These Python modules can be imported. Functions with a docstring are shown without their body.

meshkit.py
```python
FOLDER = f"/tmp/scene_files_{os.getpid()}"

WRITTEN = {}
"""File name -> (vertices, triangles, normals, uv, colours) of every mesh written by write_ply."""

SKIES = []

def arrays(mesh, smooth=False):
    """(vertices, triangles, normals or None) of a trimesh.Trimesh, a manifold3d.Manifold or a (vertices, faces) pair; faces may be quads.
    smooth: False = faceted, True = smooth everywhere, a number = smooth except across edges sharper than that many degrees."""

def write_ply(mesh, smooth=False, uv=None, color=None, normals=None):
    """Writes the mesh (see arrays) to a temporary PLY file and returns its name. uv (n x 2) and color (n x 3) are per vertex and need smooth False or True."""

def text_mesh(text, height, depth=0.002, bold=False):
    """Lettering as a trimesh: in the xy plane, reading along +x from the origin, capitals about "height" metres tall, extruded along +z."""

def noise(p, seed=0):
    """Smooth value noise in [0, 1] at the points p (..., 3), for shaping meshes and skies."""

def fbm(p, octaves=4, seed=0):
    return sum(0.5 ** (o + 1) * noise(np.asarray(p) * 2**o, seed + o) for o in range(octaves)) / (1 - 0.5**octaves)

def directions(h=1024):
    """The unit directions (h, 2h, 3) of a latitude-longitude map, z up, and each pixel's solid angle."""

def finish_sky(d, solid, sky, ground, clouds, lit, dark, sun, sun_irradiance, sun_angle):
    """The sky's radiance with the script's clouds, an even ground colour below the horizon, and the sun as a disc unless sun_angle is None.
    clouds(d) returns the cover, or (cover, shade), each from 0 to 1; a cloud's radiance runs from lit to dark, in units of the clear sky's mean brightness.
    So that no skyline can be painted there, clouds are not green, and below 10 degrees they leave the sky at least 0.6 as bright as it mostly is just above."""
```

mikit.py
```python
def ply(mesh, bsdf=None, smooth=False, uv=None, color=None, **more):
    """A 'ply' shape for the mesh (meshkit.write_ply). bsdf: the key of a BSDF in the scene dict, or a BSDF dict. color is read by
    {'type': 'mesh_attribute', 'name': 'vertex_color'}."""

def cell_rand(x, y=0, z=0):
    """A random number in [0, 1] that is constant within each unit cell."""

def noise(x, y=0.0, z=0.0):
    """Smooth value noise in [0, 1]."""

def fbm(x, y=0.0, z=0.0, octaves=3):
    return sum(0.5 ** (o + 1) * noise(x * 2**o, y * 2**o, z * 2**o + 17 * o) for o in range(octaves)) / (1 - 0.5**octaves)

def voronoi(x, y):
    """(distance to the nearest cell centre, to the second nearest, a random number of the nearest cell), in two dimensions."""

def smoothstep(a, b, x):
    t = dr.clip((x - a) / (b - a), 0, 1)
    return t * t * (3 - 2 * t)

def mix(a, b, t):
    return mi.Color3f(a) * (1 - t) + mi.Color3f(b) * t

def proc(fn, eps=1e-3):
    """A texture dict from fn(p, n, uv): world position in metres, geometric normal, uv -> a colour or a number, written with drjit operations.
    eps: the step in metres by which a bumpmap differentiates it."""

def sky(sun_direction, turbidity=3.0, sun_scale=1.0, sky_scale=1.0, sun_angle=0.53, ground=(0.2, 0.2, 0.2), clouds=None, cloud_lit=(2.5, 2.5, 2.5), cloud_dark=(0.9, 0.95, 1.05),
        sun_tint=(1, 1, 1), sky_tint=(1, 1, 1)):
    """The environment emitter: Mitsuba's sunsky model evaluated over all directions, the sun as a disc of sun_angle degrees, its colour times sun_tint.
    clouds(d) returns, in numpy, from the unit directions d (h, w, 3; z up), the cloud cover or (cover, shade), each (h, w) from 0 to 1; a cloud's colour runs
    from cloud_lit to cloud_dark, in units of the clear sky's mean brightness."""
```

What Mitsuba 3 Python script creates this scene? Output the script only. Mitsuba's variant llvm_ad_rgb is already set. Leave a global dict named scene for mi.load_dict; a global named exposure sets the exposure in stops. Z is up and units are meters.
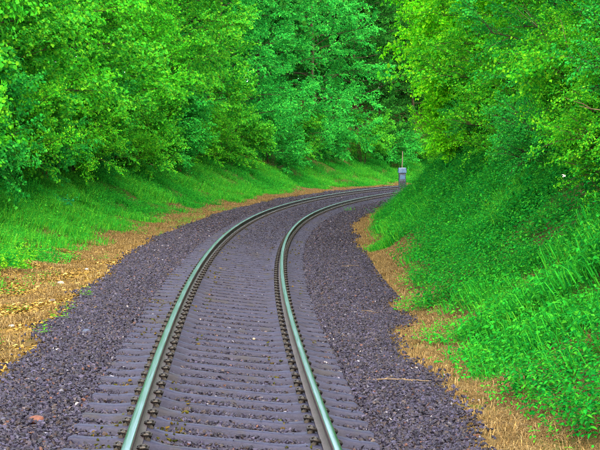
import math
import numpy as np, trimesh, mitsuba as mi, mikit
from meshkit import noise as np_noise, fbm as np_fbm
from mikit import proc, noise, fbm, voronoi, smoothstep, mix, cell_rand

T = mi.ScalarTransform4f
scene, labels = {"type": "scene"}, {}

# ------------------------------------------------------------------ camera, sky, exposure
FOCAL, HORIZON, EYE = 1763.0, 154.2, 2.083          # in pixels of a 600 x 450 picture; metres above the rails
scene["camera"] = {"type": "perspective", "fov": 2 * math.degrees(math.atan(300 / FOCAL)), "fov_axis": "x", "near_clip": 0.5, "far_clip": 4000.0,
                   "principal_point_offset_x": 0.0, "principal_point_offset_y": (225 - HORIZON) / 450,
                   "to_world": T().look_at(origin=[0, 0, EYE], target=[0, 1, EYE], up=[0, 0, 1])}
scene["sky"] = mikit.sky((0.02, -0.84, 0.48), turbidity=3, sun_scale=0.6, sun_angle=45, sky_scale=1.0, clouds=lambda d: 0.7)
exposure = 4.7

# ------------------------------------------------------------------ the track's line: s along it, t to the right of it
CANT = 0.112                                          # the outer (left) rail lies higher
_s = np.linspace(-20, 320, 3401)
_u = np.clip(_s - 15, -20, 140)
_k = 0.00104 + 0.00544 * _u / 100 - 0.00184 * (_u / 100) ** 2
_ds = _s[1] - _s[0]
_th = np.cumsum(_k) * _ds
_th += -0.0418 - np.interp(15, _s, _th)
_x = np.cumsum(np.sin(_th)) * _ds
_y = np.cumsum(np.cos(_th)) * _ds
_x += -0.5606 - np.interp(15, _s, _x)
_y += 15 - np.interp(15, _s, _y)


def place(s, t, z=0.0):
    """World points of track coordinates; z as given."""
    s, t, z = np.broadcast_arrays(np.asarray(s, float), t, z)
    th = np.interp(s, _s, _th)
    return np.stack([np.interp(s, _s, _x) + t * np.cos(th), np.interp(s, _s, _y) - t * np.sin(th), z], -1)


def heading(s):
    return np.interp(s, _s, _th)


_T = np.array([-160, -60, -40, -20, -9.4, -8.6, -5.6, -4.9, -4.2, -3.4, -2.9, -2.2, -1.9, 1.7, 2.2, 2.6, 3.0, 3.5, 6.4, 7.2, 15, 40, 160])
_Z = np.array([11, 11, 9.6, 6.6, 2.05, 1.75, 0.02, -0.20, -0.28, -0.31, -0.27, -0.13, -0.08, -0.47, -0.53, -0.56, -0.56, -0.40, 2.05, 2.5, 7.0, 10, 11.0])


def ground_z(s, t):
    """Height of the ground sheet."""
    s, t = np.broadcast_arrays(np.asarray(s, float), t)
    z = np.interp(t, _T, _Z)
    far = np.clip((s - 45) / 45, 0, 1) * np.clip((-t - 2) / 1, 0, 1) * np.clip((9 + t) / 4, 0, 1)
    z = z + 0.2 * far
    p = np.stack([s * 0.55, t * 0.55, s * 0], -1)
    rough = np.clip((np.abs(t) - 4.0) / 2, 0, 1)
    z = z + (np_fbm(p, 3, 5) - 0.5) * (0.10 + 0.75 * rough) * np.clip((np.abs(t) - 2.4) / 0.8, 0, 1)
    return z


def bed_z(t):
    """Height of the packed ballast under the loose stones."""
    t = np.asarray(t, float)
    top = -CANT * t - 0.255
    return np.where(t < -1.75, top - np.clip(-1.75 - t, 0, 9) * 0.20, np.where(t > 1.75, top + np.clip(t - 1.75, 0, 9) * 0.05, top))


def edge_left(s):
    w = np.interp(s, [14, 28, 46, 60, 80, 100], [-2.12, -2.2, -2.5, -2.5, -2.8, -2.95])
    return w - 0.16 * (np_noise(np.stack([s * 0.5, s * 0, s * 0], -1), 8) - 0.5) * 2 - 0.12 * (np_noise(np.stack([s * 2.1, s * 0, s * 0], -1), 9) - 0.5)


def edge_right(s):
    w = np.interp(s, [14, 20, 26, 33, 40, 60, 73, 95], [2.12, 2.05, 2.3, 2.6, 2.7, 2.3, 1.95, 2.1])
    return w + 0.22 * (np_noise(np.stack([s * 0.4, s * 0, s * 0], -1), 18) - 0.5) * 2


def green_right(s):
    """Where the plants of the right bank begin."""
    w = np.interp(s, [14, 20, 26, 33, 44, 65, 80], [2.95, 2.95, 3.15, 3.25, 3.4, 3.15, 2.8])
    return w + 0.35 * (np_noise(np.stack([s * 0.55, s * 0, s * 0], -1), 19) - 0.5) * 2


def ground_normal(s, t, e=0.15):
    a = place(s + e, t, ground_z(s + e, t)) - place(s - e, t, ground_z(s - e, t))
    b = place(s, t + e, ground_z(s, t + e)) - place(s, t - e, ground_z(s, t - e))
    n = np.cross(b, a)
    return n / np.linalg.norm(n, axis=-1, keepdims=True)


# ------------------------------------------------------------------ helpers
def add(key, mesh, bsdf, smooth=False, color=None, uv=None, **more):
    scene[key] = mikit.ply(mesh, bsdf, smooth, uv=uv, color=color, **more)
    return key


def tag(key, label=None, category=None, group=None, kind=None):
    labels[key] = {k: v for k, v in dict(label=label, category=category, group=group, kind=kind).items() if v}


taken = {}


def numbered(name):
    n = taken[name] = taken.get(name, -1) + 1
    return name if n == 0 else f"{name}_{n:03d}"


def unit(v):
    return v / np.maximum(np.linalg.norm(v, axis=-1, keepdims=True), 1e-12)


class Pile:
    """Collects vertices, triangles and colours of one mesh."""

    def __init__(self):
        self.v, self.f, self.c, self.n = [], [], [], 0

    def put(self, v, f, c=None):
        self.v.append(np.asarray(v, float)); self.f.append(np.asarray(f) + self.n); self.n += len(v)
        if c is not None:
            self.c.append(np.broadcast_to(np.asarray(c, float), (len(v), 3)))
        return self

    def mesh(self):
        return np.vstack(self.v), np.vstack(self.f)

    def colors(self):
        return np.vstack(self.c)


def tube(points, radii, sides=6, cap=True):
    p = np.asarray(points, float)
    d = unit(np.gradient(p, axis=0))
    a = unit(np.cross(d, np.where(np.abs(d[:, 2:]) < 0.9, [0, 0, 1.0], [1.0, 0, 0])))
    b = np.cross(d, a)
    ang = np.arange(sides) * 2 * np.pi / sides
    r = np.broadcast_to(radii, (len(p),))
    v = p[:, None] + r[:, None, None] * (np.cos(ang)[None, :, None] * a[:, None] + np.sin(ang)[None, :, None] * b[:, None])
    i, j = np.meshgrid(np.arange(len(p) - 1), np.arange(sides), indexing="ij")
    q = np.stack([i * sides + j, i * sides + (j + 1) % sides, (i + 1) * sides + (j + 1) % sides, (i + 1) * sides + j], -1).reshape(-1, 4)
    f = np.vstack([q[:, [0, 1, 2]], q[:, [0, 2, 3]]])
    v = v.reshape(-1, 3)
    if cap:
        n = len(v)
        k = np.arange(sides)
        e = (len(p) - 1) * sides
        v = np.vstack([v, p[:1], p[-1:]])
        f = np.vstack([f, np.stack([(k + 1) % sides, k, k * 0 + n], 1), np.stack([e + k, e + (k + 1) % sides, k * 0 + n + 1], 1)])
    return v, f


def leaves(pos, axis, up, length, width, colors, fold=0.25, droop=0.25):
    """Pointed oval leaves folded along the midrib: 6 vertices and 4 triangles each."""
    axis = unit(axis)
    side = unit(np.cross(up, axis))
    nor = np.cross(axis, side)
    L, W = np.broadcast_to(length, (len(pos),))[:, None], np.broadcast_to(width, (len(pos),))[:, None]
    rows = [(0, 0, 0), (0.3, 0.46, fold * 0.46), (0.68, 0.36, fold * 0.36), (1, 0, 0), (0.68, -0.36, fold * 0.36), (0.3, -0.46, fold * 0.46)]
    v = np.stack([pos + axis * L * a + side * W * b + nor * (W * c - L * droop * a * a) for a, b, c in rows], 1).reshape(-1, 3)
    k = np.arange(len(pos))[:, None] * 6
    f = np.concatenate([k + np.array(x) for x in ([0, 1, 2], [0, 2, 3], [0, 3, 4], [0, 4, 5])])
    return v, f[:, ::-1], np.repeat(colors, 6, axis=0)


def simple_leaves(pos, axis, up, length, width, colors, fold=0.25, droop=0.25):
    """Leaves too far away to show their outline: 4 vertices and 2 triangles each."""
    axis = unit(axis)
    side = unit(np.cross(up, axis))
    nor = np.cross(axis, side)
    L, W = np.broadcast_to(length, (len(pos),))[:, None], np.broadcast_to(width, (len(pos),))[:, None]
    rows = [(0, 0, 0), (0.45, 0.54, fold * 0.54), (1, 0, 0), (0.45, -0.54, fold * 0.54)]
    v = np.stack([pos + axis * L * a + side * W * b + nor * (W * c - L * droop * a * a) for a, b, c in rows], 1).reshape(-1, 3)
    k = np.arange(len(pos))[:, None] * 4
    f = np.concatenate([k + np.array(x) for x in ([0, 1, 2], [0, 2, 3])])
    return v, f[:, ::-1], np.repeat(colors, 4, axis=0)


def blades(pos, lean, length, width, colors, bend=0.5):
    """Grass blades: 5 vertices and 3 triangles each; lean is the sideways direction with its amount."""
    n = len(pos)
    upv = np.array([0, 0, 1.0])
    side = unit(np.stack([-lean[:, 1], lean[:, 0], lean[:, 2] * 0], -1) + 1e-6)
    L, W = np.broadcast_to(length, (n,))[:, None], np.broadcast_to(width, (n,))[:, None]
    mid = pos + (upv + lean * bend * 0.6) * L * 0.5
    tip = pos + (upv * (1 - 0.35 * np.linalg.norm(lean, axis=1, keepdims=True).clip(0, 2)) + lean) * L * 0.9
    v = np.stack([pos - side * W / 2, pos + side * W / 2, mid + side * W * 0.45, mid - side * W * 0.45, tip], 1).reshape(-1, 3)
    k = np.arange(n)[:, None] * 5
    f = np.concatenate([k + np.array(x) for x in ([0, 1, 2], [0, 2, 3], [3, 2, 4])])
    return v, f, np.repeat(colors, 5, axis=0)


def tints(rng, n, palette, weights=None, spread=0.2):
    """n colours drawn at random from a palette, each lighter or darker at random."""
    palette = np.asarray(palette, float)
    i = rng.choice(len(palette), n, p=weights)
    j = rng.choice(len(palette), n, p=weights)
    m = rng.random((n, 1)) * 0.5
    return (palette[i] * (1 - m) + palette[j] * m) * np.exp(rng.normal(0, spread, (n, 1)))


def rgb(*c):
    return {"type": "rgb", "value": list(c)}


# ------------------------------------------------------------------ materials
VERTEX = {"type": "mesh_attribute", "name": "vertex_color"}
scene["leaf_material"] = {"type": "principledthin", "base_color": VERTEX, "roughness": 0.42, "spec_trans": 0.0, "diff_trans": 0.9, "eta": 1.4}
scene["straw_material"] = {"type": "twosided", "bsdf": {"type": "diffuse", "reflectance": VERTEX}}
scene["stone_material"] = {"type": "principled", "base_color": VERTEX, "roughness": 0.65, "specular": 0.25}


def bark_color(p, n, uv):
    a = fbm(p.x * 14, p.y * 14, p.z * 3, 3)
    m = smoothstep(0.55, 0.75, fbm(p.x * 3 + 9, p.y * 3, p.z * 2, 3))
    return mix(mix((0.016, 0.013, 0.010), (0.055, 0.046, 0.036), a), (0.05, 0.075, 0.025), m * 0.6)


scene["bark_material"] = {"type": "diffuse", "reflectance": proc(bark_color)}


def ground_color(p, n, uv):
    t = uv.x + (fbm(p.x * 0.9, p.y * 0.5, 3.0, 3) - 0.5) * 1.6
    f1 = fbm(p.x * 9, p.y * 9, p.z * 9, 3)
    f2 = noise(p.x * 45, p.y * 45, p.z * 45)
    soil = mix((0.035, 0.026, 0.014), (0.10, 0.075, 0.035), f1 * 0.7 + f2 * 0.3)
    straw = mix((0.035, 0.025, 0.012), (0.11, 0.08, 0.036), f1 * 0.5 + f2 * 0.5)
    moss = mix((0.02, 0.05, 0.008), (0.05, 0.12, 0.015), f2)
    dry = smoothstep(-5.3, -4.5, t) * (1 - smoothstep(3.0, 3.6, t))
    c = mix(mix(soil, moss, smoothstep(0.4, 0.6, fbm(p.x * 2, p.y * 2, p.z, 2)) * 0.8), straw, dry * smoothstep(0.25, 0.5, fbm(p.x * 3, p.y * 3, 7.0, 3)))
    return c


scene["ground_material"] = {"type": "diffuse", "reflectance": proc(ground_color)}


def bed_color(p, n, uv):
    d1, d2, r = voronoi(p.x * 19, p.y * 19)
    g = fbm(p.x * 3, p.y * 3, 1.0, 3)
    return mix(mix((0.018, 0.017, 0.026), (0.042, 0.039, 0.056), r), (0.050, 0.038, 0.032), smoothstep(0.5, 0.8, g) * 0.6)


scene["bed_material"] = {"type": "diffuse", "reflectance": proc(bed_color)}


def sleeper_color(p, n, uv):
    a = fbm(p.x * 7, p.y * 7, p.z * 7, 3)
    b = noise(p.x * 90, p.y * 90, p.z * 90)
    c = mix((0.005, 0.006, 0.0155), (0.0185, 0.0225, 0.054), a * 0.6 + b * 0.4)
    m = smoothstep(0.66, 0.80, fbm(p.x * 4 + 5, p.y * 4, 2.0, 3))
    return mix(c, (0.016, 0.016, 0.012), m * 0.4)


scene["sleeper_material"] = {"type": "principled", "base_color": proc(sleeper_color), "roughness": 0.75, "specular": 0.25}


def rust_color(p, n, uv):
    a = fbm(p.x * 6, p.y * 6, p.z * 20, 3)
    b = noise(p.x * 120, p.y * 120, p.z * 120)
    return mix((0.013, 0.009, 0.012), (0.042, 0.030, 0.038), a * 0.6 + b * 0.4)


scene["rail_rust"] = {"type": "principled", "base_color": proc(rust_color), "roughness": 0.55, "metallic": 0.2, "specular": 0.4}


def polish_rough(p, n, uv):
    return 0.17 + 0.09 * noise(uv.x * 300, uv.y * 2, 0.0)


scene["rail_polish"] = {"type": "principled", "base_color": rgb(0.20, 0.33, 0.46), "metallic": 1.0, "roughness": proc(polish_rough)}
scene["clip_material"] = {"type": "principled", "base_color": rgb(0.007, 0.006, 0.007), "roughness": 0.5, "metallic": 0.3}

# ------------------------------------------------------------------ ground
ts = np.unique(np.concatenate([np.linspace(-160, -24, 12), np.linspace(-24, -12, 13), np.arange(-12, 10.01, 0.25), np.linspace(10, 24, 15), np.linspace(24, 120, 9)]))
ss = np.concatenate([np.arange(-18, 12, 3.0), np.arange(12, 60, 0.4), np.arange(60, 150, 0.8), np.arange(150, 316, 5.0)])
S, TT = np.meshgrid(ss, ts, indexing="ij")
Z = ground_z(S, TT)
inside = (TT > edge_left(S) + 0.05) & (TT < edge_right(S) - 0.1)
Z = np.where(inside, np.minimum(Z, bed_z(TT) - 0.05), Z)
v = place(S, TT, Z).reshape(-1, 3)
n1, n2 = S.shape
i, j = np.meshgrid(np.arange(n1 - 1), np.arange(n2 - 1), indexing="ij")
quad = np.stack([i * n2 + j, i * n2 + j + 1, (i + 1) * n2 + j + 1, (i + 1) * n2 + j], -1).reshape(-1, 4)
add("ground", (v, quad), "ground_material", True, uv=np.stack([TT.ravel(), S.ravel()], -1))
tag("ground", "grassy railway cutting with a bank on either side", kind="structure")
a = np.linspace(0, 2 * np.pi, 49)[:-1]
add("terrain", (np.vstack([[[0, 100, -1.5]], np.stack([1500 * np.cos(a), 100 + 1500 * np.sin(a), a * 0 - 1.5], -1)]), np.stack([np.arange(48) * 0, 1 + np.arange(48), 1 + (np.arange(48) + 1) % 48], 1)), "ground_material", uv=np.full((49, 2), 50.0))
tag("terrain", kind="structure")

tb = np.linspace(-3.05, 2.6, 40)
sb = np.arange(4, 170, 0.5)
S, TT = np.meshgrid(sb, tb, indexing="ij")
over = np.clip(edge_left(S) - 0.02 - TT, 0, 9) + np.clip(TT - edge_right(S) - 0.02, 0, 9)
v = place(S, TT, bed_z(TT) - over * 0.8 + (np_noise(np.stack([S * 5, TT * 5, S * 0], -1), 3) - 0.5) * 0.02).reshape(-1, 3)
n1, n2 = S.shape
i, j = np.meshgrid(np.arange(n1 - 1), np.arange(n2 - 1), indexing="ij")
quad = np.stack([i * n2 + j, i * n2 + j + 1, (i + 1) * n2 + j + 1, (i + 1) * n2 + j], -1).reshape(-1, 4)
add("ballast_bed", (v, quad), "bed_material", True)
tag("ballast_bed", "dark packed ballast bed under the railway track", kind="structure")

# ------------------------------------------------------------------ the track
GAUGE = 0.7525
track = "railway_track"
tag(track, "single curved railway track on dark sleepers bending right out of sight", "railway track")
PROFILE = np.array([(-0.0625, -0.159), (0.0625, -0.159), (0.0625, -0.149), (0.03, -0.138), (0.012, -0.125), (0.008, -0.10), (0.008, -0.06), (0.012, -0.046), (0.034, -0.038),
                    (0.0355, -0.012), (0.031, -0.004), (0.026, -0.0015), (-0.026, -0.0015), (-0.031, -0.004), (-0.0355, -0.012), (-0.034, -0.038), (-0.012, -0.046), (-0.008, -0.06),
                    (-0.008, -0.10), (-0.012, -0.125), (-0.03, -0.138), (-0.0625, -0.149)])
HEAD = np.array([(-0.030, -0.0045), (-0.0285, -0.0022), (-0.021, -0.0003), (-0.010, 0.0008), (0.0, 0.0012), (0.010, 0.0008), (0.021, -0.0003), (0.0285, -0.0022), (0.030, -0.0045)]) + [0, 0.0025]
sr = np.arange(5, 168, 0.6)


def sweep(profile, t0, tilt, closed):
    c, s_ = math.cos(tilt), math.sin(tilt)
    pt = t0 + profile[:, 0] * c + profile[:, 1] * s_
    pz = -profile[:, 0] * s_ + profile[:, 1] * c - CANT * pt * 1.0
    v = place(sr[:, None], pt[None], pz[None]).reshape(-1, 3)
    m, n = len(profile), len(sr)
    jj = m if closed else m - 1
    i, j = np.meshgrid(np.arange(n - 1), np.arange(jj), indexing="ij")
    q = np.stack([i * m + j, (i + 1) * m + j, (i + 1) * m + (j + 1) % m, i * m + (j + 1) % m], -1).reshape(-1, 4)
    uv = np.stack(np.broadcast_arrays(profile[None, :, 0], sr[:, None]), -1).reshape(-1, 2)
    return (v, q[:, ::-1] if not closed else q), uv


for side, key in ((-1, "rail"), (1, "rail_001")):
    m, uv = sweep(PROFILE, side * GAUGE, -side * 0.025, True)
    add(f"{track}__{key}", m, "rail_rust", 30)
    m, uv = sweep(HEAD, side * GAUGE, -side * 0.025, False)
    add(f"{track}__{key}__running_surface", m, "rail_polish", True, uv=uv)


def sleeper_mesh(seed):
    rng = np.random.default_rng(seed)
    st = np.array([0, 0.25, 0.45, 0.53, 0.60, 0.66, 0.84, 0.92, 1.02, 1.12, 1.22, 1.25])
    zt = np.array([-0.203, -0.203, -0.200, -0.193, -0.180, -0.1705, -0.1705, -0.181, -0.196, -0.200, -0.203, -0.216])
    hw = np.array([0.043, 0.043, 0.046, 0.058, 0.072, 0.080, 0.080, 0.074, 0.062, 0.058, 0.056, 0.050])
    x = np.concatenate([-st[:0:-1], st]); zz = np.concatenate([zt[:0:-1], zt]); ww = np.concatenate([hw[:0:-1], hw])
    ring = np.array([(-1.30, -0.18), (-1.05, -0.035), (-0.98, -0.012), (-0.80, 0.0), (0.80, 0.0), (0.98, -0.012), (1.05, -0.035), (1.30, -0.18)])
    v = np.stack([np.repeat(x, 8), np.tile(ring[:, 0], len(x)) * np.repeat(ww, 8), np.repeat(zz, 8) + np.tile(ring[:, 1], len(x))], -1)
    seat = (np.abs(v[:, 0]) > 0.6) & (np.abs(v[:, 0]) < 0.9)
    v += rng.normal(0, 0.0022, v.shape) * ~seat[:, None]
    m = 8
    i, j = np.meshgrid(np.arange(len(x) - 1), np.arange(m), indexing="ij")
    q = np.stack([i * m + j, (i + 1) * m + j, (i + 1) * m + (j + 1) % m, i * m + (j + 1) % m], -1).reshape(-1, 4)
    e = (len(x) - 1) * m
    caps = [[0, a, a + 1] for a in range(1, 7)] + [[e, e + a + 1, e + a] for a in range(1, 7)]
    return v, np.vstack([q[:, [0, 1, 2]], q[:, [0, 2, 3]], caps])


def clip_mesh():
    """A bent spring clip beside the rail foot with its screw: local x points away from the rail."""
    p = Pile()
    for sgn in (-1, 1):
        pts = [(0.020, sgn * 0.010, 0.040), (-0.012, sgn * 0.022, 0.034), (-0.020, sgn * 0.050, 0.030), (0.004, sgn * 0.074, 0.042), (0.040, sgn * 0.074, 0.050), (0.066, sgn * 0.054, 0.040), (0.058, sgn * 0.028, 0.020)]
        p.put(*tube(pts, 0.013, 6))
    p.put(*tube([(0.020, 0, -0.01), (0.020, 0, 0.040), (0.020, 0, 0.056), (0.020, 0, 0.064)], [0.030, 0.030, 0.024, 0.010], 8))
    p.put(*tube([(0.045, -0.07, 0.004), (0.045, 0.07, 0.004)], 0.022, 6))
    return p.mesh()


sleepers = [mikit.ply(sleeper_mesh(k), "sleeper_material", 35) for k in range(4)]
clip_v, clip_f = clip_mesh()
clip = mikit.ply((clip_v * 0.85, clip_f), "clip_material", 40)
clip_v = clip_v * 0.85
rng = np.random.default_rng(11)
SLEEPER_S = np.arange(9.3, 166, 0.6)
far_clips = Pile()
for k, s in enumerate(SLEEPER_S):
    th = float(heading(s))
    base = (T().translate(place(s, 0.0, 0.0).tolist()).rotate([0, 0, 1], -math.degrees(th)).rotate([0, 1, 0], math.degrees(math.atan(CANT))))
    own = base @ T().translate([float(rng.normal(0, 0.008)), float(rng.normal(0, 0.006)), 0]).rotate([0, 0, 1], float(rng.normal(0, 0.25)))
    key = f"{track}__" + numbered("sleeper")
    scene[key] = {**sleepers[rng.integers(4)], "to_world": own}
    c = 0
    for side in (-1, 1):
        for inner in (-1, 1):
            m = base @ T().translate([side * GAUGE + inner * 0.0665, 0, -0.167]) @ T().rotate([0, 0, 1], 0 if inner > 0 else 180)
            if k < 75:
                scene[f"{key}__rail_clip" + (f"_{c:03d}" if c else "")] = {**clip, "to_world": m}
                c += 1
            else:
                mm = np.array(m.matrix)
                far_clips.put(clip_v @ mm[:3, :3].T + mm[:3, 3], clip_f)
add(f"{track}__rail_clips", far_clips.mesh(), "clip_material")
tag(f"{track}__rail_clips", kind="stuff")

# ------------------------------------------------------------------ loose ballast
rng = np.random.default_rng(21)


def stone_shapes(n, points, rng):
    out = []
    while len(out) < n:
        p = unit(rng.normal(size=(points, 3))) * rng.uniform(0.75, 1.0, (points, 1)) * [1.0, 0.78, 0.6]
        h = trimesh.convex.convex_hull(p)
        if len(h.vertices) == points:
            out.append((np.array(h.vertices), np.array(h.faces)))
    return out


STONE = [(0.0049, 0.0048, 0.0114), (0.0083, 0.0083, 0.0207), (0.0135, 0.0131, 0.0309), (0.0202, 0.0196, 0.0458), (0.0154, 0.011, 0.0126), (0.029, 0.0234, 0.0256), (0.0626, 0.0676, 0.0974)]
STONE_W = [0.24, 0.29, 0.24, 0.12, 0.07, 0.03, 0.01]


def stones(s, t, z, size, shapes, rng, colors):
    n = len(s)
    q = rng.normal(size=(n, 4)); q /= np.linalg.norm(q, axis=1, keepdims=True)
    w, x, y, zq = q.T
    R = np.stack([1 - 2 * (y * y + zq * zq), 2 * (x * y - zq * w), 2 * (x * zq + y * w), 2 * (x * y + zq * w), 1 - 2 * (x * x + zq * zq), 2 * (y * zq - x * w), 2 * (x * zq - y * w), 2 * (y * zq + x * w), 1 - 2 * (x * x + y * y)], -1).reshape(n, 3, 3)
    pos, which, pile = place(s, t, z), rng.integers(len(shapes), size=n), Pile()
    for k, (sv, sf) in enumerate(shapes):
        i = np.nonzero(which == k)[0]
        if len(i):
            vv = np.einsum("nij,vj->nvi", R[i], sv) * size[i, None, None]
            vv = vv * [1, 1, 0.85] + pos[i, None]
            ff = (sf[None] + (np.arange(len(i)) * len(sv))[:, None, None]).reshape(-1, 3)
            pile.put(vv.reshape(-1, 3), ff, np.repeat(colors[i], len(sv), axis=0))
    return pile


shapes8 = stone_shapes(40, 8, rng)
shapes7 = stone_shapes(30, 7, rng)
ballast = Pile()



def scatter(s0, s1, per, smin, smax, shapes, lift=0.0):
    global ballast
    n = int((s1 - s0) * 6.2 * per)
    s = rng.uniform(s0, s1, n); t = rng.uniform(-3.35, 2.85, n)
    fade = 0.14
    keep = (t > edge_left(s) - np.abs(rng.normal(0, fade, n))) & (t < edge_right(s) + np.abs(rng.normal(0, 0.14, n)))
    k = np.round((s - SLEEPER_S[0]) / 0.6)
    on = (np.abs(s - SLEEPER_S[0] - 0.6 * k) < 0.085) & (np.abs(t) < 1.27)
    rail = np.abs(np.abs(t) - GAUGE) < 0.085
    top = on & (rng.random(n) < np.where((s > 42) & (np.abs(t) < 0.55), np.clip((s - 42) / 6, 0.05, 1), 0.05)) & ((np.abs(np.abs(t) - GAUGE) > 0.2))
    keep &= (~on | top) & ~rail
    s, t, top = s[keep], t[keep], top[keep]
    n = len(s)
    size = rng.uniform(smin, smax, n) * np.where(rng.random(n) < 0.06, 1.35, 1) * np.where(top, 0.55, 1)
    shoulder = np.clip((np.abs(t) - 1.15) / 0.25, 0, 1)
    z = bed_z(t) + 0.013 + 0.022 * shoulder + rng.normal(0, 0.006, n)
    outer = (t < -2.0) | (t > 1.8)
    z = np.where(outer, np.maximum(z, ground_z(s, t) + 0.006), z)
    near = (np.abs(np.abs(t) - GAUGE) < 0.22)
    z = np.where(near, z - 0.012, z)
    z = np.where(top, -CANT * t - 0.20 + size * 0.5, z)
    col = tints(rng, n, STONE, STONE_W, 0.25)
    col[rng.random(n) < 0.0012] = (0.20, 0.19, 0.21)
    red = rng.random(n) < 0.012
    col[red] = np.array([0.05, 0.024, 0.02]) * rng.uniform(0.6, 1.3, (red.sum(), 1))
    p = stones(s, t, z, size, shapes, rng, col)
    ballast.put(*p.mesh(), p.colors())


scatter(11, 30, 900, 0.020, 0.036, shapes8)
scatter(30, 48, 620, 0.024, 0.040, shapes8)
scatter(48, 80, 220, 0.034, 0.052, shapes7)
scatter(80, 135, 70, 0.05, 0.075, shapes7)
add("ballast", ballast.mesh(), "stone_material", color=ballast.colors())
tag("ballast", "dark purple grey crushed stone ballast around the sleepers", "ballast", kind="stuff")

# ------------------------------------------------------------------ foliage: boughs shared by the trees
MAPLE = [(0.0255, 0.2818, 0.0195), (0.0507, 0.3587, 0.0234), (0.0159, 0.1922, 0.0234), (0.1269, 0.4227, 0.0195)]
COOL = [(0.0134, 0.2562, 0.0349), (0.0242, 0.3202, 0.0457), (0.0108, 0.1665, 0.0242), (0.0537, 0.3843, 0.0403)]
LIME = [(0.055, 0.42, 0.008), (0.099, 0.483, 0.008), (0.033, 0.315, 0.008), (0.165, 0.483, 0.01)]
SPRING = [(0.0549, 0.3843, 0.0157), (0.1098, 0.4355, 0.0157), (0.0256, 0.2946, 0.0195), (0.0366, 0.3459, 0.0195)]
SHADED = [(0.010, 0.10, 0.014), (0.016, 0.13, 0.016), (0.008, 0.07, 0.012), (0.03, 0.16, 0.016)]  # far trees standing in shade: the shade is put into these darker leaf greens
HAZEL = [(0.0263, 0.2818, 0.0137), (0.0549, 0.3587, 0.0137), (0.0131, 0.1922, 0.0171), (0.1318, 0.4099, 0.0137)]


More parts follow.
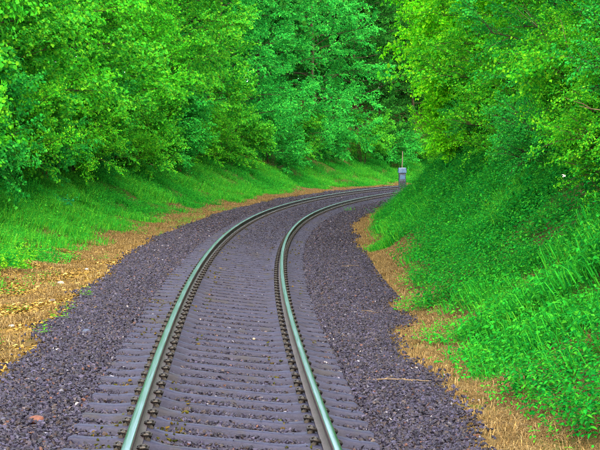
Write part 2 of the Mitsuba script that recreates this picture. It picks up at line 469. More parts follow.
def bough(seed, palette, leaf, n_twigs=9, per=9, ratio=0.62, flat=0.5, far=False):
    """A leafy bough along +x, 1.3 m long, its twigs fanning out to both sides and drooping a little."""
    rng = np.random.default_rng(seed)
    pos, ax, up = [], [], []
    for k in range(n_twigs):
        f = 0.12 + 0.88 * (k + rng.random() * 0.6) / n_twigs
        x0 = np.array([1.3 * f, rng.normal(0, 0.03), 0.10 * f - 0.16 * f * f])
        yaw = (1 if k % 2 else -1) * rng.uniform(0.5, 1.15) * (1 - 0.5 * f)
        d = unit(np.array([math.cos(yaw), math.sin(yaw), rng.normal(0.05, flat)]))
        length = (0.32 + 0.34 * rng.random()) * (1.15 - 0.5 * f)
        for q in range(per):
            u = (q + rng.random()) / per
            pos.append(x0 + d * length * u + [0, 0, -0.12 * u * u] + rng.normal(0, 0.025, 3))
            sd = np.cross([0, 0, 1], d) * (1 if q % 2 else -1)
            ax.append(unit(d * rng.uniform(0.2, 1.0) + sd * rng.uniform(0.4, 1.1) + [0, 0, rng.normal(-0.35, 0.3)]))
            up.append(unit(np.array([0.75, 0, 0.8]) + rng.normal(0, 0.42, 3)))
    pos, ax, up = map(np.array, (pos, ax, up))
    n = len(pos)
    L = leaf * rng.uniform(0.65, 1.15, n)
    return (simple_leaves if far else leaves)(pos, ax, up, L, L * ratio * 1.6, tints(rng, n, palette, None, 0.16))


SPECIES = {"maple": (MAPLE, 0.108, 11, 13, 0.64), "cool": (COOL, 0.104, 11, 13, 0.62), "lime": (LIME, 0.098, 11, 13, 0.60), "spring": (SPRING, 0.100, 11, 13, 0.62), "deep": (SHADED, 0.108, 11, 13, 0.64), "hazel": (HAZEL, 0.072, 13, 14, 0.62), "thorn": (COOL, 0.060, 13, 15, 0.6)}  # deep is no species of its own; its leaf colours carry painted shade
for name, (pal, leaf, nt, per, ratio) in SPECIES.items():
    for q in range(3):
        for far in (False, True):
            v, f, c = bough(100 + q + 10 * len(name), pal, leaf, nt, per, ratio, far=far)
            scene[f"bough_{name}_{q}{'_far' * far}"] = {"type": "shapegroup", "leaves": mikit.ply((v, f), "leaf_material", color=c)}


def frame(origin, x, scale, roll=0.0):
    """Transform with local x along the direction x and local z as near to up as it goes."""
    x = unit(np.asarray(x, float))
    y = unit(np.cross([0, 0, 1.0], x) + 1e-9)
    z = np.cross(x, y)
    c, s = math.cos(roll), math.sin(roll)
    y, z = y * c + z * s, z * c - y * s
    m = np.eye(4)
    m[:3, 0], m[:3, 1], m[:3, 2], m[:3, 3] = x * scale, y * scale, z * scale, origin
    return T(m.tolist())


def crooked(rng, a, b, n, amount):
    u = np.linspace(0, 1, n)[:, None]
    p = np.asarray(a) * (1 - u) + np.asarray(b) * u
    w = np.cumsum(rng.normal(0, 1, (n, 3)), axis=0)
    w -= w[0] * (1 - u) + w[-1] * u
    return p + w * amount * np.linalg.norm(np.asarray(b) - np.asarray(a)) / n


def tree(name, s, t, height, radius, species, label, category, seed, group=None, stems=1, low=0.4, limbs=30, per_limb=6, trunk=0.14, scale=1.0, toward=0.0, dense=1.0, far=True):
    """Stems, limbs and leafy boughs. toward > 0 stretches the crown towards the track's clearing."""
    rng = np.random.default_rng(seed)
    key = numbered(name)
    tag(key, label, category, group)
    base = place(s, t, float(ground_z(s, t)) - 0.1)
    th = float(heading(s))
    open_dir = np.array([math.cos(th), -math.sin(th), 0]) * (1 if t < 0 else -1)
    trunk_p, limb_p = Pile(), Pile()
    stem_lines = []
    for k in range(stems):
        az = rng.uniform(0, 2 * np.pi)
        spread = (0.10 if stems == 1 else 0.45) * radius
        top = base + np.array([math.cos(az), math.sin(az), 0]) * spread * rng.uniform(0.4, 1.0) + [0, 0, height * rng.uniform(0.86, 0.95)] + open_dir * toward * 0.3
        foot = base + (np.array([math.cos(az), math.sin(az), 0]) * 0.12 * (stems > 1)) * rng.uniform(0.5, 1.5)
        line = crooked(rng, foot, top, 9, 0.12)
        stem_lines.append(line)
        trunk_p.put(*tube(line, np.linspace(trunk, trunk * 0.18, 9) * (1 if stems == 1 else 0.6), 8))
    add(f"{key}__trunk", trunk_p.mesh(), "bark_material", 60)
    count = 0
    for k in range(limbs):
        line = stem_lines[k % stems]
        f = low + (1 - low) * ((k + rng.random()) / limbs) if stems == 1 else rng.uniform(low, 1.0)
        f = min(f, 0.99)
        root = np.array([np.interp(f, np.linspace(0, 1, 9), line[:, c]) for c in range(3)])
        az = k * 2.39996 + rng.normal(0, 0.3)
        h = np.array([math.cos(az), math.sin(az), 0])
        g = (f - low) / max(1 - low, 1e-6)
        prof = min(1.0, 0.75 + g * 1.2) * math.sqrt(max(0.04, 1 - max(0.0, (g - 0.45) / 0.58) ** 2))
        length = radius * (0.45 + 0.75 * prof) * rng.uniform(0.75, 1.15) * (1 + 0.45 * toward / max(radius, 1e-6) * max(0.0, float(h @ open_dir)))
        rise = rng.uniform(0.05, 0.45) + 0.8 * max(0, f - 0.55)
        tip = root + unit(h + [0, 0, rise]) * length
        if tip[2] < base[2] + 0.5:
            tip[2] = base[2] + rng.uniform(0.5, 1.2)
        limb = crooked(rng, root, tip, 6, 0.10)
        limb[:, 2] -= np.linspace(0, 1, 6) ** 2 * 0.10 * length
        limb_p.put(*tube(limb, np.linspace(trunk * 0.28, 0.008, 6), 4, False))
        nb = max(3, int(per_limb * dense * (0.5 + 0.7 * length / radius)))
        for b in range(nb):
            u = 0.25 + 0.72 * (b + rng.random()) / nb if b else 0.97
            o = np.array([np.interp(u, np.linspace(0, 1, 6), limb[:, c]) for c in range(3)])
            yaw = rng.uniform(-1.3, 1.3) * (1.15 - 0.6 * u)
            d = unit(tip - root)
            d = np.array([d[0] * math.cos(yaw) - d[1] * math.sin(yaw), d[0] * math.sin(yaw) + d[1] * math.cos(yaw), rng.normal(0.32, 0.48)])
            sc = scale * rng.uniform(0.75, 1.25)
            count += 1
            scene[f"{key}__crown__{count:03d}"] = {"type": "instance", "to_world": frame(o, d, sc, rng.normal(0, 0.8)), "group": {"type": "ref", "id": f"bough_{species}_{rng.integers(3)}{'_far' * far}"}}
            e = o + unit(d) * 1.25 * sc
            limb_p.put(*tube(np.stack([o, (o + e) / 2 + [0, 0, 0.03], e - [0, 0, 0.06 * sc]]), [0.010, 0.007, 0.003], 3, False))
    add(f"{key}__branches", limb_p.mesh(), "bark_material")
    return key


NTH = ["first", "second", "third", "fourth", "fifth", "sixth", "seventh", "eighth", "ninth", "tenth", "eleventh", "twelfth", "thirteenth", "fourteenth", "fifteenth", "sixteenth", "seventeenth", "eighteenth", "nineteenth", "twentieth", "last"]
LOOK = {"spring": "light yellow green", "maple": "fresh mid green", "cool": "cooler bluish green", "lime": "bright lime green", "deep": "shade painted green", "hazel": "small leaved green", "thorn": "dark bluish green"}
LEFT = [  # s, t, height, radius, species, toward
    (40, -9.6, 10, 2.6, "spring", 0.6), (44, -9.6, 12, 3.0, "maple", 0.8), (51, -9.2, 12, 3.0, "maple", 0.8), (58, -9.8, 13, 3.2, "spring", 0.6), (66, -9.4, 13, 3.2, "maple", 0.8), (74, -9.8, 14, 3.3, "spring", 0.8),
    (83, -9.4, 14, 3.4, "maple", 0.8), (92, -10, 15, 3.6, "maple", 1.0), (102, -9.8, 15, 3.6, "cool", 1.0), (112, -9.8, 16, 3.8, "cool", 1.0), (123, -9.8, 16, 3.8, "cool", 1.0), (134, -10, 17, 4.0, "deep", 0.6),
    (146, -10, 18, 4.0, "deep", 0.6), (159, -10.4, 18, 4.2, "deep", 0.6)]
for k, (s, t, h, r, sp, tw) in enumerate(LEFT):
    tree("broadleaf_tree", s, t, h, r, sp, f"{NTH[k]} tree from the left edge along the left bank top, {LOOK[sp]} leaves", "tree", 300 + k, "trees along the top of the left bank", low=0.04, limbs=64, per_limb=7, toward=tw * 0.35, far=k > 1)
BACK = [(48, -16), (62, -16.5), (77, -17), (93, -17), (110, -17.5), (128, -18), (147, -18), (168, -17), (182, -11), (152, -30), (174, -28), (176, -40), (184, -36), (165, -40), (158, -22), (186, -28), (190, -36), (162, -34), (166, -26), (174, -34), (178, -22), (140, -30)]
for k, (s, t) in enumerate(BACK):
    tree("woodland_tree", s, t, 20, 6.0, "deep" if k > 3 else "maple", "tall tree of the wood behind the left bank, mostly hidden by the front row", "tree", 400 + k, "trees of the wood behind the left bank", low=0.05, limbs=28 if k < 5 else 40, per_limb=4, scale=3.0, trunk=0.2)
RIGHT = [  # s, t, height, radius, species
    (19.5, 6.9, 4.5, 1.5, "hazel"), (24, 7.1, 5.5, 1.8, "thorn"), (29, 6.9, 5.5, 1.8, "hazel"), (35, 7.2, 6.5, 2.0, "thorn"), (42, 7.0, 7, 2.1, "hazel"), (50, 7.1, 8, 2.2, "lime"), (58, 7.7, 8, 2.2, "lime"), (66, 8.1, 9, 2.3, "lime"),
    (75, 8.8, 10, 2.6, "lime"), (85, 9.6, 11, 2.8, "maple")]
for k, (s, t, h, r, sp) in enumerate(RIGHT):
    tree("leafy_bush", s, t, h, r, sp, f"{NTH[k]} tall bush from the right edge along the right bank, {LOOK[sp]} leaves", "bush", 500 + k, "bushes on the right bank", stems=5, low=0.06, limbs=58, per_limb=7, trunk=0.07, scale=0.70 if s < 30 else 0.78 if s < 45 else 0.9, far=s > 26)
for k, (s, t) in enumerate([(26, 10.5), (36, 11), (47, 11), (59, 11), (72, 11), (86, 11.5)]):
    tree("woodland_tree", s, t, 14, 4.0, "hazel", "tall tree of the wood behind the bushes of the right bank, mostly hidden", "tree", 600 + k, "trees of the wood behind the right bank", low=0.06, limbs=28, per_limb=4, scale=2.5, trunk=0.16)

LOW = [(18.6, 5.9, 1.9), (21.6, 6.1, 2.1), (25, 5.8, 2.0), (28.6, 6.1, 2.3), (32.5, 5.9, 2.2), (36.5, 6.2, 2.5), (41, 5.9, 2.3), (46, 6.2, 2.6), (51.5, 6.0, 2.4), (57.5, 6.2, 2.8), (64, 6.2, 2.7), (71, 6.4, 3.0), (79, 6.8, 3.0)]
for k, (s, t, h) in enumerate(LOW):
    sp = ("hazel", "thorn", "hazel")[k % 3] if k < 8 else ("lime", "hazel")[k % 2]
    tree("low_bush", s, t, h, 0.75, sp, f"{NTH[k]} low bush from the right edge on the right bank, {LOOK[sp]} leaves", "bush", 850 + k, "low bushes on the right bank in front of the tall ones", stems=5, low=0.08, limbs=30, per_limb=6, trunk=0.025, scale=0.5, far=s > 22)
for k in range(21):
    s = (37.5 + k * 3.6 if k < 11 else 75 + (k - 10) * 7.5) + 0.8 * math.sin(k * 2.3)
    sp = ("hazel", "maple", "cool")[(k * 7) % 3] if k < 14 else ("cool", "maple")[k % 2]
    tree("edge_shrub", s, -8.0 - 0.4 * math.sin(k * 1.7), 2.2 + 1.3 * ((k * 37) % 10) / 10, 1.5, sp, f"{NTH[k]} low shrub from the left edge under the left bank trees, {LOOK[sp]} leaves", "shrub", 800 + k, "shrubs under the trees of the left bank", stems=5, low=0.04, limbs=27, per_limb=6, trunk=0.04, scale=0.75)

# ------------------------------------------------------------------ ground plants in shared patches
GRASS = [(0.0162, 0.2322, 0.02), (0.0315, 0.2879, 0.018), (0.0108, 0.1858, 0.022), (0.081, 0.3065, 0.02)]
NETTLE = [(0.0057, 0.1553, 0.0178), (0.0113, 0.202, 0.0178), (0.0045, 0.1165, 0.0178), (0.034, 0.233, 0.0158)]
STRAW = [(0.134, 0.0966, 0.0378), (0.1032, 0.0674, 0.0284), (0.1651, 0.1319, 0.0711), (0.0722, 0.0469, 0.0209)]


def disc(rng, n, r):
    a, q = rng.uniform(0, 2 * np.pi, n), r * np.sqrt(rng.random(n))
    return np.stack([q * np.cos(a), q * np.sin(a), 0 * a], -1)


def meadow_patch(seed, r=0.75, n=420, tall=0.32, palette=GRASS, weeds=90):
    rng = np.random.default_rng(seed)
    p = Pile()
    tufts = disc(rng, 26, r)
    pos = tufts[rng.integers(26, size=n)] + rng.normal(0, 0.09, (n, 3)) * [1, 1, 0] - [0, 0, 0.03]
    a = rng.uniform(0, 2 * np.pi, n)
    lean = np.stack([np.cos(a), np.sin(a), a * 0], -1) * rng.uniform(0.1, 1.0, (n, 1))
    col = tints(rng, n, palette, None, 0.2)
    p.put(*blades(pos, lean, tall * rng.uniform(0.5, 1.2, n), rng.uniform(0.008, 0.015, n), col))
    if weeds:
        pos = disc(rng, weeds, r) + np.stack([rng.random(weeds) * 0, rng.random(weeds) * 0, rng.uniform(0.05, tall * 0.8, weeds)], -1)
        a = rng.uniform(0, 2 * np.pi, weeds)
        ax = np.stack([np.cos(a), np.sin(a), rng.normal(0.1, 0.35, weeds)], -1)
        up = np.array([0, 0, 1.0]) + rng.normal(0, 0.4, (weeds, 3))
        L = rng.uniform(0.03, 0.065, weeds)
        p.put(*leaves(pos, ax, up, L, L * 0.6, tints(rng, weeds, palette, None, 0.2)))
    return p


def nettle_patch(seed, r=0.5, plants=26, tall=0.46, leaf=0.066, palette=NETTLE):
    rng = np.random.default_rng(seed)
    p = Pile()
    P_, A, U, L = [], [], [], []
    for o in disc(rng, plants, r):
        h = tall * rng.uniform(0.6, 1.15)
        lean = rng.normal(0, 0.18, 2)
        n = int(h / 0.05)
        for q in range(2, n + 1):
            u = q / n
            c = o + np.array([lean[0] * u * u * h * 2, lean[1] * u * u * h * 2, h * u])
            a0 = (q % 2) * np.pi / 2 + rng.normal(0, 0.3)
            for a in (a0, a0 + np.pi):
                P_.append(c); A.append((math.cos(a), math.sin(a), rng.normal(-0.15, 0.25) + 0.4 * (u > 0.9))); U.append((rng.normal(0, 0.2), rng.normal(0, 0.2), 1.0)); L.append(leaf * rng.uniform(0.7, 1.15) * (1.05 - 0.35 * u))
    P_, A, U, L = map(np.array, (P_, A, U, L))
    p.put(*leaves(P_, A, U, L, L * 0.62, tints(rng, len(L), palette, None, 0.16)))
    return p


def straw_patch(seed, r=0.5, n=240):
    rng = np.random.default_rng(seed)
    pos = disc(rng, n, r) - [0, 0, 0.005]
    a = rng.uniform(0, 2 * np.pi, n)
    lean = np.stack([np.cos(a), np.sin(a), a * 0], -1) * rng.uniform(0.9, 2.6, (n, 1))
    p = Pile()
    p.put(*blades(pos, lean, rng.uniform(0.05, 0.17, n), rng.uniform(0.004, 0.009, n), tints(rng, n, STRAW, None, 0.25)))
    return p


def litter_patch(seed, r=0.55, n=150):
    """Dead leaves lying about."""
    rng = np.random.default_rng(seed)
    pos = disc(rng, n, r) + [0, 0, 0.012]
    a = rng.uniform(0, 2 * np.pi, n)
    L = rng.uniform(0.035, 0.085, n)
    pal = [(0.16, 0.11, 0.022), (0.09, 0.055, 0.016), (0.20, 0.15, 0.05), (0.04, 0.024, 0.010)]
    p = Pile()
    p.put(*leaves(pos, np.stack([np.cos(a), np.sin(a), rng.normal(0, 0.2, n)], -1), np.array([0, 0, 1.0]) + rng.normal(0, 0.35, (n, 3)), L, L * 0.6, tints(rng, n, pal, None, 0.25), 0.4, 0.1))
    return p


def group_of(name, piles, bsdf):
    for q, p in enumerate(piles):
        scene[f"patch_{name}_{q}"] = {"type": "shapegroup", "pieces": mikit.ply(p.mesh(), bsdf, color=p.colors())}


group_of("meadow", [meadow_patch(700 + q) for q in range(4)], "leaf_material")
group_of("lush", [meadow_patch(710 + q, tall=0.26, weeds=260, n=260, palette=NETTLE + GRASS[:2]) for q in range(3)], "leaf_material")
group_of("nettle", [nettle_patch(720 + q) for q in range(4)], "leaf_material")
group_of("sprig", [nettle_patch(730 + q, 0.32, 12, 0.24, 0.05, GRASS) for q in range(3)], "leaf_material")
group_of("straw", [straw_patch(740 + q) for q in range(4)], "straw_material")
group_of("litter", [litter_patch(750 + q) for q in range(3)], "straw_material")


def plant_patches(name, group, variants, s, t, rng, scale=(0.8, 1.2), lift=0.0, tilt=1.0):
    nrm = ground_normal(s, t)
    z = ground_z(s, t)
    for q in range(len(s)):
        n = unit(nrm[q] * tilt + np.array([0, 0, 1.0]) * (1 - tilt))
        a = rng.uniform(0, 2 * np.pi)
        x = unit(np.cross(np.cross(n, [math.cos(a), math.sin(a), 0]), n))
        y = np.cross(n, x)
        sc = rng.uniform(*scale)
        m = np.eye(4)
        m[:3, 0], m[:3, 1], m[:3, 2], m[:3, 3] = x * sc, y * sc, n * sc, place(s[q], t[q], z[q] + lift)
        taken[name + "__"] = taken.get(name + "__", 0) + 1
        scene[f"{name}__{taken[name + '__']:03d}"] = {"type": "instance", "to_world": T(m.tolist()), "group": {"type": "ref", "id": f"patch_{group}_{rng.integers(variants)}"}}


rng = np.random.default_rng(31)


def grid(s0, s1, t0, t1, per):
    n = int((s1 - s0) * (t1 - t0) * per)
    return rng.uniform(s0, s1, n), rng.uniform(t0, t1, n)


# left bank
s, t = grid(26, 150, -10.5, -3.6, 2.3)
k = t < -4.85 + 0.6 * (np_noise(np.stack([s * 0.6, t * 0.6, s * 0], -1), 41) - 0.5) * 2
s, t = s[k], t[k]
m = np_noise(np.stack([s * 0.25, t * 0.5, s * 0], -1), 42) > 0.55
plant_patches("bank_grass", "meadow", 4, s[~m], t[~m], rng, (0.8, 1.3), tilt=0.7)
plant_patches("bank_grass", "lush", 3, s[m], t[m], rng, (0.8, 1.3), tilt=0.7)
tag("bank_grass", "bright green grass and weeds covering the left bank", "grass", kind="stuff")
s, t = grid(20, 70, -4.9, -2.7, 1.1)
k = np_noise(np.stack([s * 0.7, t * 0.9, s * 0], -1), 46) + (-t - 3.7) * 0.35 > 0.42
plant_patches("bank_grass", "sprig", 3, s[k], t[k], rng, (0.5, 1.0), tilt=0.7)
# right bank
s, t = grid(13, 100, 3.2, 8.2, 5.2)
k = t > green_right(s) + 0.42
s, t = s[k], t[k]
m = np_noise(np.stack([s * 0.3, t * 0.5, s * 0], -1), 44)
plant_patches("ground_cover", "nettle", 4, s[m < 0.56], t[m < 0.56], rng, (0.7, 1.2), tilt=0.5)
m2 = m + rng.normal(0, 0.06, len(m))
k = (m2 >= 0.52) & (m2 < 0.66)
plant_patches("ground_cover", "lush", 3, s[k], t[k], rng, (0.9, 1.4), tilt=0.6)
plant_patches("ground_cover", "meadow", 4, s[m2 >= 0.66], t[m2 >= 0.66], rng, (0.7, 1.2), tilt=0.6)
s, t = grid(13, 58, 4.9, 6.4, 0.8)
plant_patches("ground_cover", "nettle", 4, s, t, rng, (1.2, 1.7), tilt=0.5)
s, t = grid(13, 100, 2.6, 4.4, 2.6)
k = (t > green_right(s) - 0.05 + 0.3 * rng.random(len(s))) & (t < green_right(s) + 0.9)
plant_patches("ground_cover", "sprig", 3, s[k], t[k], rng, (0.7, 1.2))
tag("ground_cover", "dense green nettles and weeds covering the right bank", "ground cover", kind="stuff")
# dry verges
s, t = grid(14, 140, -5.3, -2.1, 4.5)
k = (t < edge_left(s) - 0.38) & (t > -4.9 - 0.5 * rng.random(len(s))) & ((s > 40) | (rng.random(len(s)) < 0.5))
plant_patches("dry_grass", "straw", 4, s[k], t[k], rng)
s, t = grid(12, 110, 2.1, 4.2, 9.0)
k = (t > edge_right(s) + 0.25) & (t < green_right(s) + 0.75)
plant_patches("dry_grass", "straw", 4, s[k], t[k], rng)
s, t = grid(28, 140, -9.0, -5.0, 0.22)
plant_patches("dry_grass", "straw", 4, s, t, rng, (0.5, 1.0), 0.06)
tag("dry_grass", "straw coloured dry grass beside the ballast", "dry grass", kind="stuff")
s, t = grid(13, 48, -5.3, -2.3, 6.5)
k = t < edge_left(s) - 0.30
plant_patches("leaf_litter", "litter", 3, s[k], t[k], rng)
tag("leaf_litter", "brown and yellow dead leaves strewn over the left verge", "leaf litter", kind="stuff")

# ------------------------------------------------------------------ moss beside the rails
rng = np.random.default_rng(51)
n = 9000
s = rng.uniform(12, 62, n); side = rng.choice([-1, 1], n); t = side * (GAUGE + rng.choice([-1, 1], n) * rng.uniform(0.10, 0.36, n))
k = np_noise(np.stack([s * 1.3, t * 3, s * 0], -1), 52) > 0.62
s, t = s[k], t[k]
add_s, add_t = [44.5, 26.0, 24.6, 30.0, 31.5, 33.5], [-0.2, -1.15, -1.05, -1.1, -1.15, 1.05]
for a_, b_ in zip(add_s, add_t):
    s = np.append(s, a_ + rng.normal(0, 0.12, 40)); t = np.append(t, b_ + rng.normal(0, 0.10, 40))
k = np.round((s - SLEEPER_S[0]) / 0.6)
on = np.abs(s - SLEEPER_S[0] - 0.6 * k) < 0.085
z = np.where(on, -CANT * t - 0.203 + 0.02 * (np.abs(np.abs(t) - GAUGE) < 0.2), bed_z(t) + 0.02)
col = tints(rng, len(s), [(0.022, 0.026, 0.005), (0.034, 0.030, 0.007), (0.015, 0.020, 0.005), (0.05, 0.034, 0.009)], None, 0.25)
p = stones(s, t, z, rng.uniform(0.015, 0.034, len(s)), shapes7, rng, col)
add("moss", p.mesh(), "straw_material", color=p.colors())
tag("moss", "yellow olive moss growing in clumps beside the rails", "moss", kind="stuff")

# ------------------------------------------------------------------ trackside box and posts
scene["box_paint"] = {"type": "principled", "base_color": rgb(0.012, 0.03, 0.075), "roughness": 0.5}
scene["hood_paint"] = {"type": "principled", "base_color": rgb(0.03, 0.085, 0.20), "roughness": 0.4}
scene["dark_paint"] = {"type": "principled", "base_color": rgb(0.006, 0.012, 0.03), "roughness": 0.4}
scene["concrete"] = {"type": "diffuse", "reflectance": proc(lambda p, n, uv: mix((0.10, 0.10, 0.10), (0.22, 0.22, 0.21), fbm(p.x * 20, p.y * 20, p.z * 20, 3)))}
scene["grey_wood"] = {"type": "diffuse", "reflectance": proc(lambda p, n, uv: mix((0.045, 0.040, 0.034), (0.12, 0.11, 0.10), fbm(p.x * 40, p.y * 40, p.z * 4, 3)))}


def rounded_box(size, r=0.02, taper=1.0):
    """A box with bevelled upright edges and top."""
    x, y, z = size
    a = np.arange(16) * np.pi / 8 + np.pi / 16
    c = np.stack([np.sign(np.cos(a)) * (x / 2 - r) + r * np.cos(a), np.sign(np.sin(a)) * (y / 2 - r) + r * np.sin(a)], -1)
    rows = [(0, 1.0), (z - r, taper), (z - r * 0.3, taper * (1 - 0.6 * r / min(x, y))), (z, taper * (1 - 2 * r / min(x, y)))]
    v = np.vstack([np.column_stack([c * k, np.full(16, h)]) for h, k in rows] + [[[0, 0, 0]], [[0, 0, z]]])
    i, j = np.meshgrid(np.arange(3), np.arange(16), indexing="ij")
    q = np.stack([i * 16 + j, i * 16 + (j + 1) % 16, (i + 1) * 16 + (j + 1) % 16, (i + 1) * 16 + j], -1).reshape(-1, 4)
    k = np.arange(16)
    return v, np.vstack([q[:, [0, 1, 2]], q[:, [0, 2, 3]], np.stack([(k + 1) % 16, k, k * 0 + 64], 1), np.stack([48 + k, 48 + (k + 1) % 16, k * 0 + 65], 1)])


BOX = T().translate(place(92.0, 2.42, 0.0).tolist()).rotate([0, 0, 1], 4)
tag("trackside_box", "blue grey trackside box with a pale hood standing right of the far curve", "trackside box")


def box_part(key, size, at, m, r=0.02, taper=1.0):
    add("trackside_box__" + key, rounded_box(size, r, taper), m, 35, to_world=BOX @ T().translate(list(at)))


box_part("footing", (0.34, 0.30, 0.30), (0, 0, -0.62), "concrete", 0.03)
add("trackside_box__post", tube([(0, 0, -0.33), (0, 0, 0.34)], 0.055, 10), "concrete", 40, to_world=BOX)
box_part("body", (0.35, 0.28, 0.78), (0, 0, 0.335), "box_paint")
box_part("hood", (0.44, 0.37, 0.27), (0, 0, 1.117), "hood_paint", 0.05, 0.92)
box_part("door", (0.29, 0.03, 0.34), (0, -0.147, 0.37), "dark_paint", 0.012)
box_part("nameplate", (0.25, 0.015, 0.20), (0, -0.144, 0.80), "hood_paint", 0.006)
add("trackside_box__door__handle", tube([(0.09, -0.175, 0.50), (0.09, -0.175, 0.58)], 0.010, 6), "hood_paint", 40, to_world=BOX)


def post(name, s, t, h, r, label, seed):
    rng = np.random.default_rng(seed)
    z = float(ground_z(s, t))
    line = crooked(rng, place(s, t, z - 0.3), place(s, t, z + h) + np.array([rng.normal(0, 0.03), 0, 0]), 6, 0.05)
    key = numbered(name)
    add(key, tube(line, np.linspace(r, r * 0.8, 6), 8), "grey_wood", 40)
    tag(key, label, "post")


post("wooden_post", 129.2, -5.0, 2.35, 0.045, "tall thin pale post rising behind the trackside box", 61)
post("wooden_post", 135.6, -8.47, 1.0, 0.075, "shorter dark weathered post at the far bank top, left of the trackside box", 62)

# ------------------------------------------------------------------ dead wood, stones, single plants
scene["dead_wood"] = {"type": "diffuse", "reflectance": proc(lambda p, n, uv: mix((0.06, 0.045, 0.027), (0.17, 0.135, 0.095), fbm(p.x * 30, p.y * 30, p.z * 30, 3)))}
scene["brown_wood"] = {"type": "diffuse", "reflectance": proc(lambda p, n, uv: mix((0.035, 0.018, 0.008), (0.14, 0.075, 0.035), fbm(p.x * 25, p.y * 25, p.z * 8, 3)))}


def twig(name, s, t, length, yaw, r, label, category, seed, lift=0.02, forks=2, m="dead_wood", rise=0.0):
    """A crooked dry stick lying on what is under it."""
    rng = np.random.default_rng(seed)
    z = max(float(ground_z(s, t)), float(bed_z(t)) + 0.025 if edge_left(s) < t < edge_right(s) else -9) + lift
    c, d = place(s, t, z), np.array([math.cos(yaw), math.sin(yaw), rise])
    u = np.array([-0.5, 0, 0.5])[:, None] * length
    if t < -5 or t > 3.2:
        d[2] += (float(ground_z(s, t + 0.3)) - float(ground_z(s, t - 0.3))) / 0.6 * math.cos(yaw)
    line = crooked(rng, c - d * length / 2, c + d * length / 2, 8, 0.10)
    p = Pile().put(*tube(line, np.linspace(r, r * 0.45, 8), 6))
    for q in range(forks):
        o = line[2 + 2 * q]
        e = o + (d * 0.6 + np.array([-d[1], d[0], 0.15]) * rng.choice([-1, 1]) * 0.5) * length * rng.uniform(0.25, 0.4)
        p.put(*tube(crooked(rng, o, e, 4, 0.1), np.linspace(r * 0.6, r * 0.25, 4), 5))
    key = numbered(name)
    add(key, p.mesh(), m, 40)
    tag(key, label, category)


twig("dry_twig", 19.25, 1.62, 0.55, 0.22, 0.008, "long pale curved twig lying alone on the right ballast", "twig", 71, 0.03)
twig("dry_twig", 26.2, 2.30, 0.40, 1.1, 0.009, "forked pale twig at the right ballast edge, level with the first green tuft", "twig", 72, 0.03)
twig("dry_twig", 26.7, 2.62, 0.45, 0.3, 0.009, "pale straight twig on dry grass just right of the forked twig", "twig", 73, 0.07, 1)
twig("dry_twig", 19.4, 2.02, 0.30, -0.4, 0.008, "short pale twig at the border of ballast and dry grass, lower right", "twig", 74, 0.03, 1)
twig("dry_twig", 28.0, 2.11, 0.40, -0.9, 0.006, "thin twig on the upper right ballast, beyond the forked twig", "twig", 75, 0.03)
twig("dry_twig", 16.9, 2.62, 0.50, -0.5, 0.007, "thin stalk lying across the dry grass at the lower right", "twig", 76, 0.05)
twig("dry_twig", 39.6, 2.26, 0.45, 0.5, 0.007, "farthest pale twig on the right ballast, before the curve", "twig", 77, 0.03, 1)
twig("fallen_branch", 79.3, -7.9, 1.9, 1.9, 0.035, "pale dead branch leaning down the left bank below the trees", "branch", 81, 0.25, 2, rise=0.1)
twig("fallen_branch", 82.7, -6.6, 1.6, -0.35, 0.035, "brown fallen branch lying on the middle of the left bank grass", "branch", 82, 0.22, 2, "brown_wood")
twig("fallen_branch", 104, -8.3, 1.8, 0.2, 0.05, "farthest brown branch lying near the top of the left bank", "branch", 83, 0.25, 2, "brown_wood")


def stump(s, t, label, seed):
    rng = np.random.default_rng(seed)
    c = place(s, t, float(ground_z(s, t)))
    p = Pile()
    for q in range(5):
        a = q * 1.3 + rng.normal(0, 0.2)
        e = c + np.array([0.22 * math.cos(a), 0.22 * math.sin(a), rng.uniform(0.5, 1.1)])
        p.put(*tube(crooked(rng, c + np.array([0.12 * math.cos(a), 0.12 * math.sin(a), -0.2]), e, 6, 0.06), np.linspace(0.10, 0.05, 6), 7))
    key = numbered("tree_stump")
    add(key, p.mesh(), "brown_wood", 50)
    tag(key, label, "stump")


stump(56.5, -7.55, "brown coppiced stump at the foot of the leftmost trees", 91)
rng = np.random.default_rng(53)


def stone(s, t, size, color, label):
    h = trimesh.creation.icosphere(subdivisions=2, radius=1.0)
    v = np.array(h.vertices)
    v = v * (0.78 + 0.5 * np_fbm(v * 1.3 + s, 3, 7)[:, None]) * [1.0, 0.8, 0.55] * size
    z = max(float(ground_z(s, t)), float(bed_z(t)) + 0.02 if edge_left(s) < t < edge_right(s) else -9)
    a = rng.uniform(0, 6)
    v = v @ np.array([[math.cos(a), math.sin(a), 0], [-math.sin(a), math.cos(a), 0], [0, 0, 1]])
    key = numbered("stone")
    c = np.asarray(color) * (0.75 + 0.5 * np_noise(v * 60, 3)[:, None])
    add(key, (v + place(s, t, z + size * 0.32), np.array(h.faces)), "stone_material", color=c)
    tag(key, label, "stone")


stone(14.15, -1.58, 0.062, (0.065, 0.025, 0.018), "reddish brown stone in the ballast at the lower left")
stone(32.5, -3.32, 0.075, (0.24, 0.24, 0.26), "larger whitish stone on the dry left verge")
stone(35.8, -3.2, 0.05, (0.24, 0.24, 0.26), "smaller whitish stone on the left verge, farther from the camera")
stone(28.2, -2.95, 0.055, (0.06, 0.07, 0.11), "blue grey stone on the left verge near the small weeds")
stone(24.2, -3.05, 0.05, (0.16, 0.145, 0.13), "pale grey stone among dead leaves on the near left verge")
stone(21.0, -1.75, 0.055, (0.025, 0.035, 0.07), "bluish stone on the left ballast shoulder")
stone(22.3, 0.25, 0.026, (0.15, 0.12, 0.10), "buff stone lying between the rails")


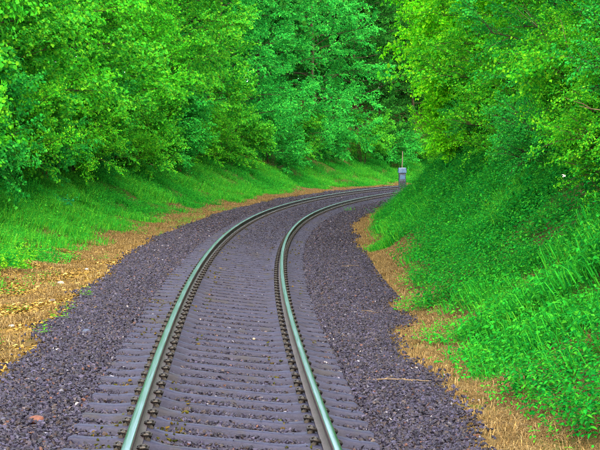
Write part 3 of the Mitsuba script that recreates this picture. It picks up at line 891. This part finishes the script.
def single_plant(name, s, t, pile, scale, label, category, z=None):
    key = numbered(name)
    v, f = pile.mesh()
    ground = float(ground_z(s, t)) if z is None else z
    add(f"{key}__leaves", (v * scale + place(s, t, ground), f), "leaf_material", color=pile.colors())
    tag(f"{key}__leaves", kind="stuff")
    tag(key, label, category)


YELLOWISH = [(0.07, 0.28, 0.012), (0.12, 0.32, 0.012), (0.04, 0.22, 0.012)]
for q, (s, t, sc, text) in enumerate([(21.1, -2.30, 0.85, "first of four weeds along the left ballast edge, nearest the camera"), (22.7, -2.28, 1.0, "second of four weeds along the left ballast edge, broad and yellow green"),
                                      (24.5, -2.27, 0.6, "third of four weeds along the left ballast edge, the smallest"), (26.4, -2.25, 0.9, "fourth of four weeds along the left ballast edge, farthest away")]):
    single_plant("leafy_weed", s, t, nettle_patch(900 + q, 0.16, 9, 0.22, 0.05, YELLOWISH), sc, text, "weed", max(float(ground_z(s, t)), float(bed_z(t))))
single_plant("leafy_weed", 76.0, 1.40, nettle_patch(905, 0.30, 10, 0.25, 0.07, GRASS), 1.0, "lone green weed growing in the right ballast of the far curve", "weed", float(bed_z(1.4)))
for q, (s, t, text) in enumerate([(34.2, 3.45, "leafy green tuft spilling onto the dry strip, farthest of three on the right"), (29.6, 3.05, "leafy green tuft spilling onto the dry strip, middle of three on the right"), (24.9, 3.0, "leafy green tuft spilling onto the dry strip, nearest of three on the right")]):
    p = Pile()
    for m in range(3):
        w = nettle_patch(910 + q * 3 + m, 0.40, 40, 0.26, 0.05, GRASS)
        v, f = w.mesh()
        p.put(v + [0.12 * (m - 1), 0.75 * (m - 1), 0], f, w.colors())
    single_plant("green_tuft", s, t, p, 1.0, text, "plant")
single_plant("green_tuft", 66.4, 5.3, meadow_patch(921, 0.28, 260, 1.15, [(0.006, 0.13, 0.012), (0.012, 0.17, 0.012)], 0), 1.0, "dark upright grass tuft standing on the far right bank", "plant")
single_plant("broad_leaved_plant", 52.2, -6.2, nettle_patch(922, 0.35, 16, 0.35, 0.14, [(0.01, 0.24, 0.08), (0.02, 0.28, 0.12)]), 1.0, "blue green broad leaved plant low on the left bank", "plant")
for q, (s, t, text) in enumerate([(34.2, -4.5, "light green leafy plant at the left edge of the photo, above the dry verge"), (38.0, -4.85, "light green leafy plant at the foot of the left bank, farther back")]):
    single_plant("broad_leaved_plant", s, t, nettle_patch(930 + q, 0.45, 26, 0.42, 0.085, YELLOWISH), 1.0, text, "plant")
tree("young_shrub", 53.5, 5.75, 1.7, 0.8, "lime", "small yellow leaved shrub standing behind the upright grass tuft on the right bank", "shrub", 940, stems=3, low=0.2, limbs=12, per_limb=3, trunk=0.03, scale=0.5)
c = place(28.6, 5.3, float(ground_z(28.6, 5.3)) + 0.5)
a = np.arange(7) * 2 * np.pi / 7
p = Pile().put(*leaves(np.repeat(c[None], 7, 0), np.stack([np.cos(a), np.sin(a) * 0.6 - 0.3, np.sin(a) * 0.5 + 0.3], -1), np.repeat([[0, -0.7, 0.7]], 7, 0), 0.042, 0.036, np.full((7, 3), 0.6)))
add("white_flower", p.mesh(), "straw_material", color=p.colors())
add("white_flower__stem", tube([c - [0, 0, 0.55], c - [0, 0, 0.005]], 0.005, 5), "bark_material")
tag("white_flower", "single white flower among green leaves on the right bank", "flower")
for q, (bush, a, b) in enumerate([("leafy_bush_002", (28.6, 6.1, 2.6), (26.6, 4.9, 4.0)), ("leafy_bush_001", (24.4, 6.2, 2.6), (24.2, 4.75, 2.75)), ("leafy_bush_003", (34.5, 6.4, 3.2), (32.5, 5.2, 4.9))]):
    rng = np.random.default_rng(950 + q)
    line = crooked(rng, place(*a), place(*b), 8, 0.12)
    p = Pile().put(*tube(line, np.linspace(0.022, 0.005, 8), 6))
    for m in (3, 4, 5, 6):
        p.put(*tube(crooked(rng, line[m], line[m] + rng.normal(0, 0.22, 3) + [0, 0, 0.15], 4, 0.1), np.linspace(0.008, 0.003, 4), 4))
    add(f"{bush}__bare_branch", p.mesh(), "dead_wood", 40)
    tag(f"{bush}__bare_branch", "bare grey branch sticking out of the leaves")
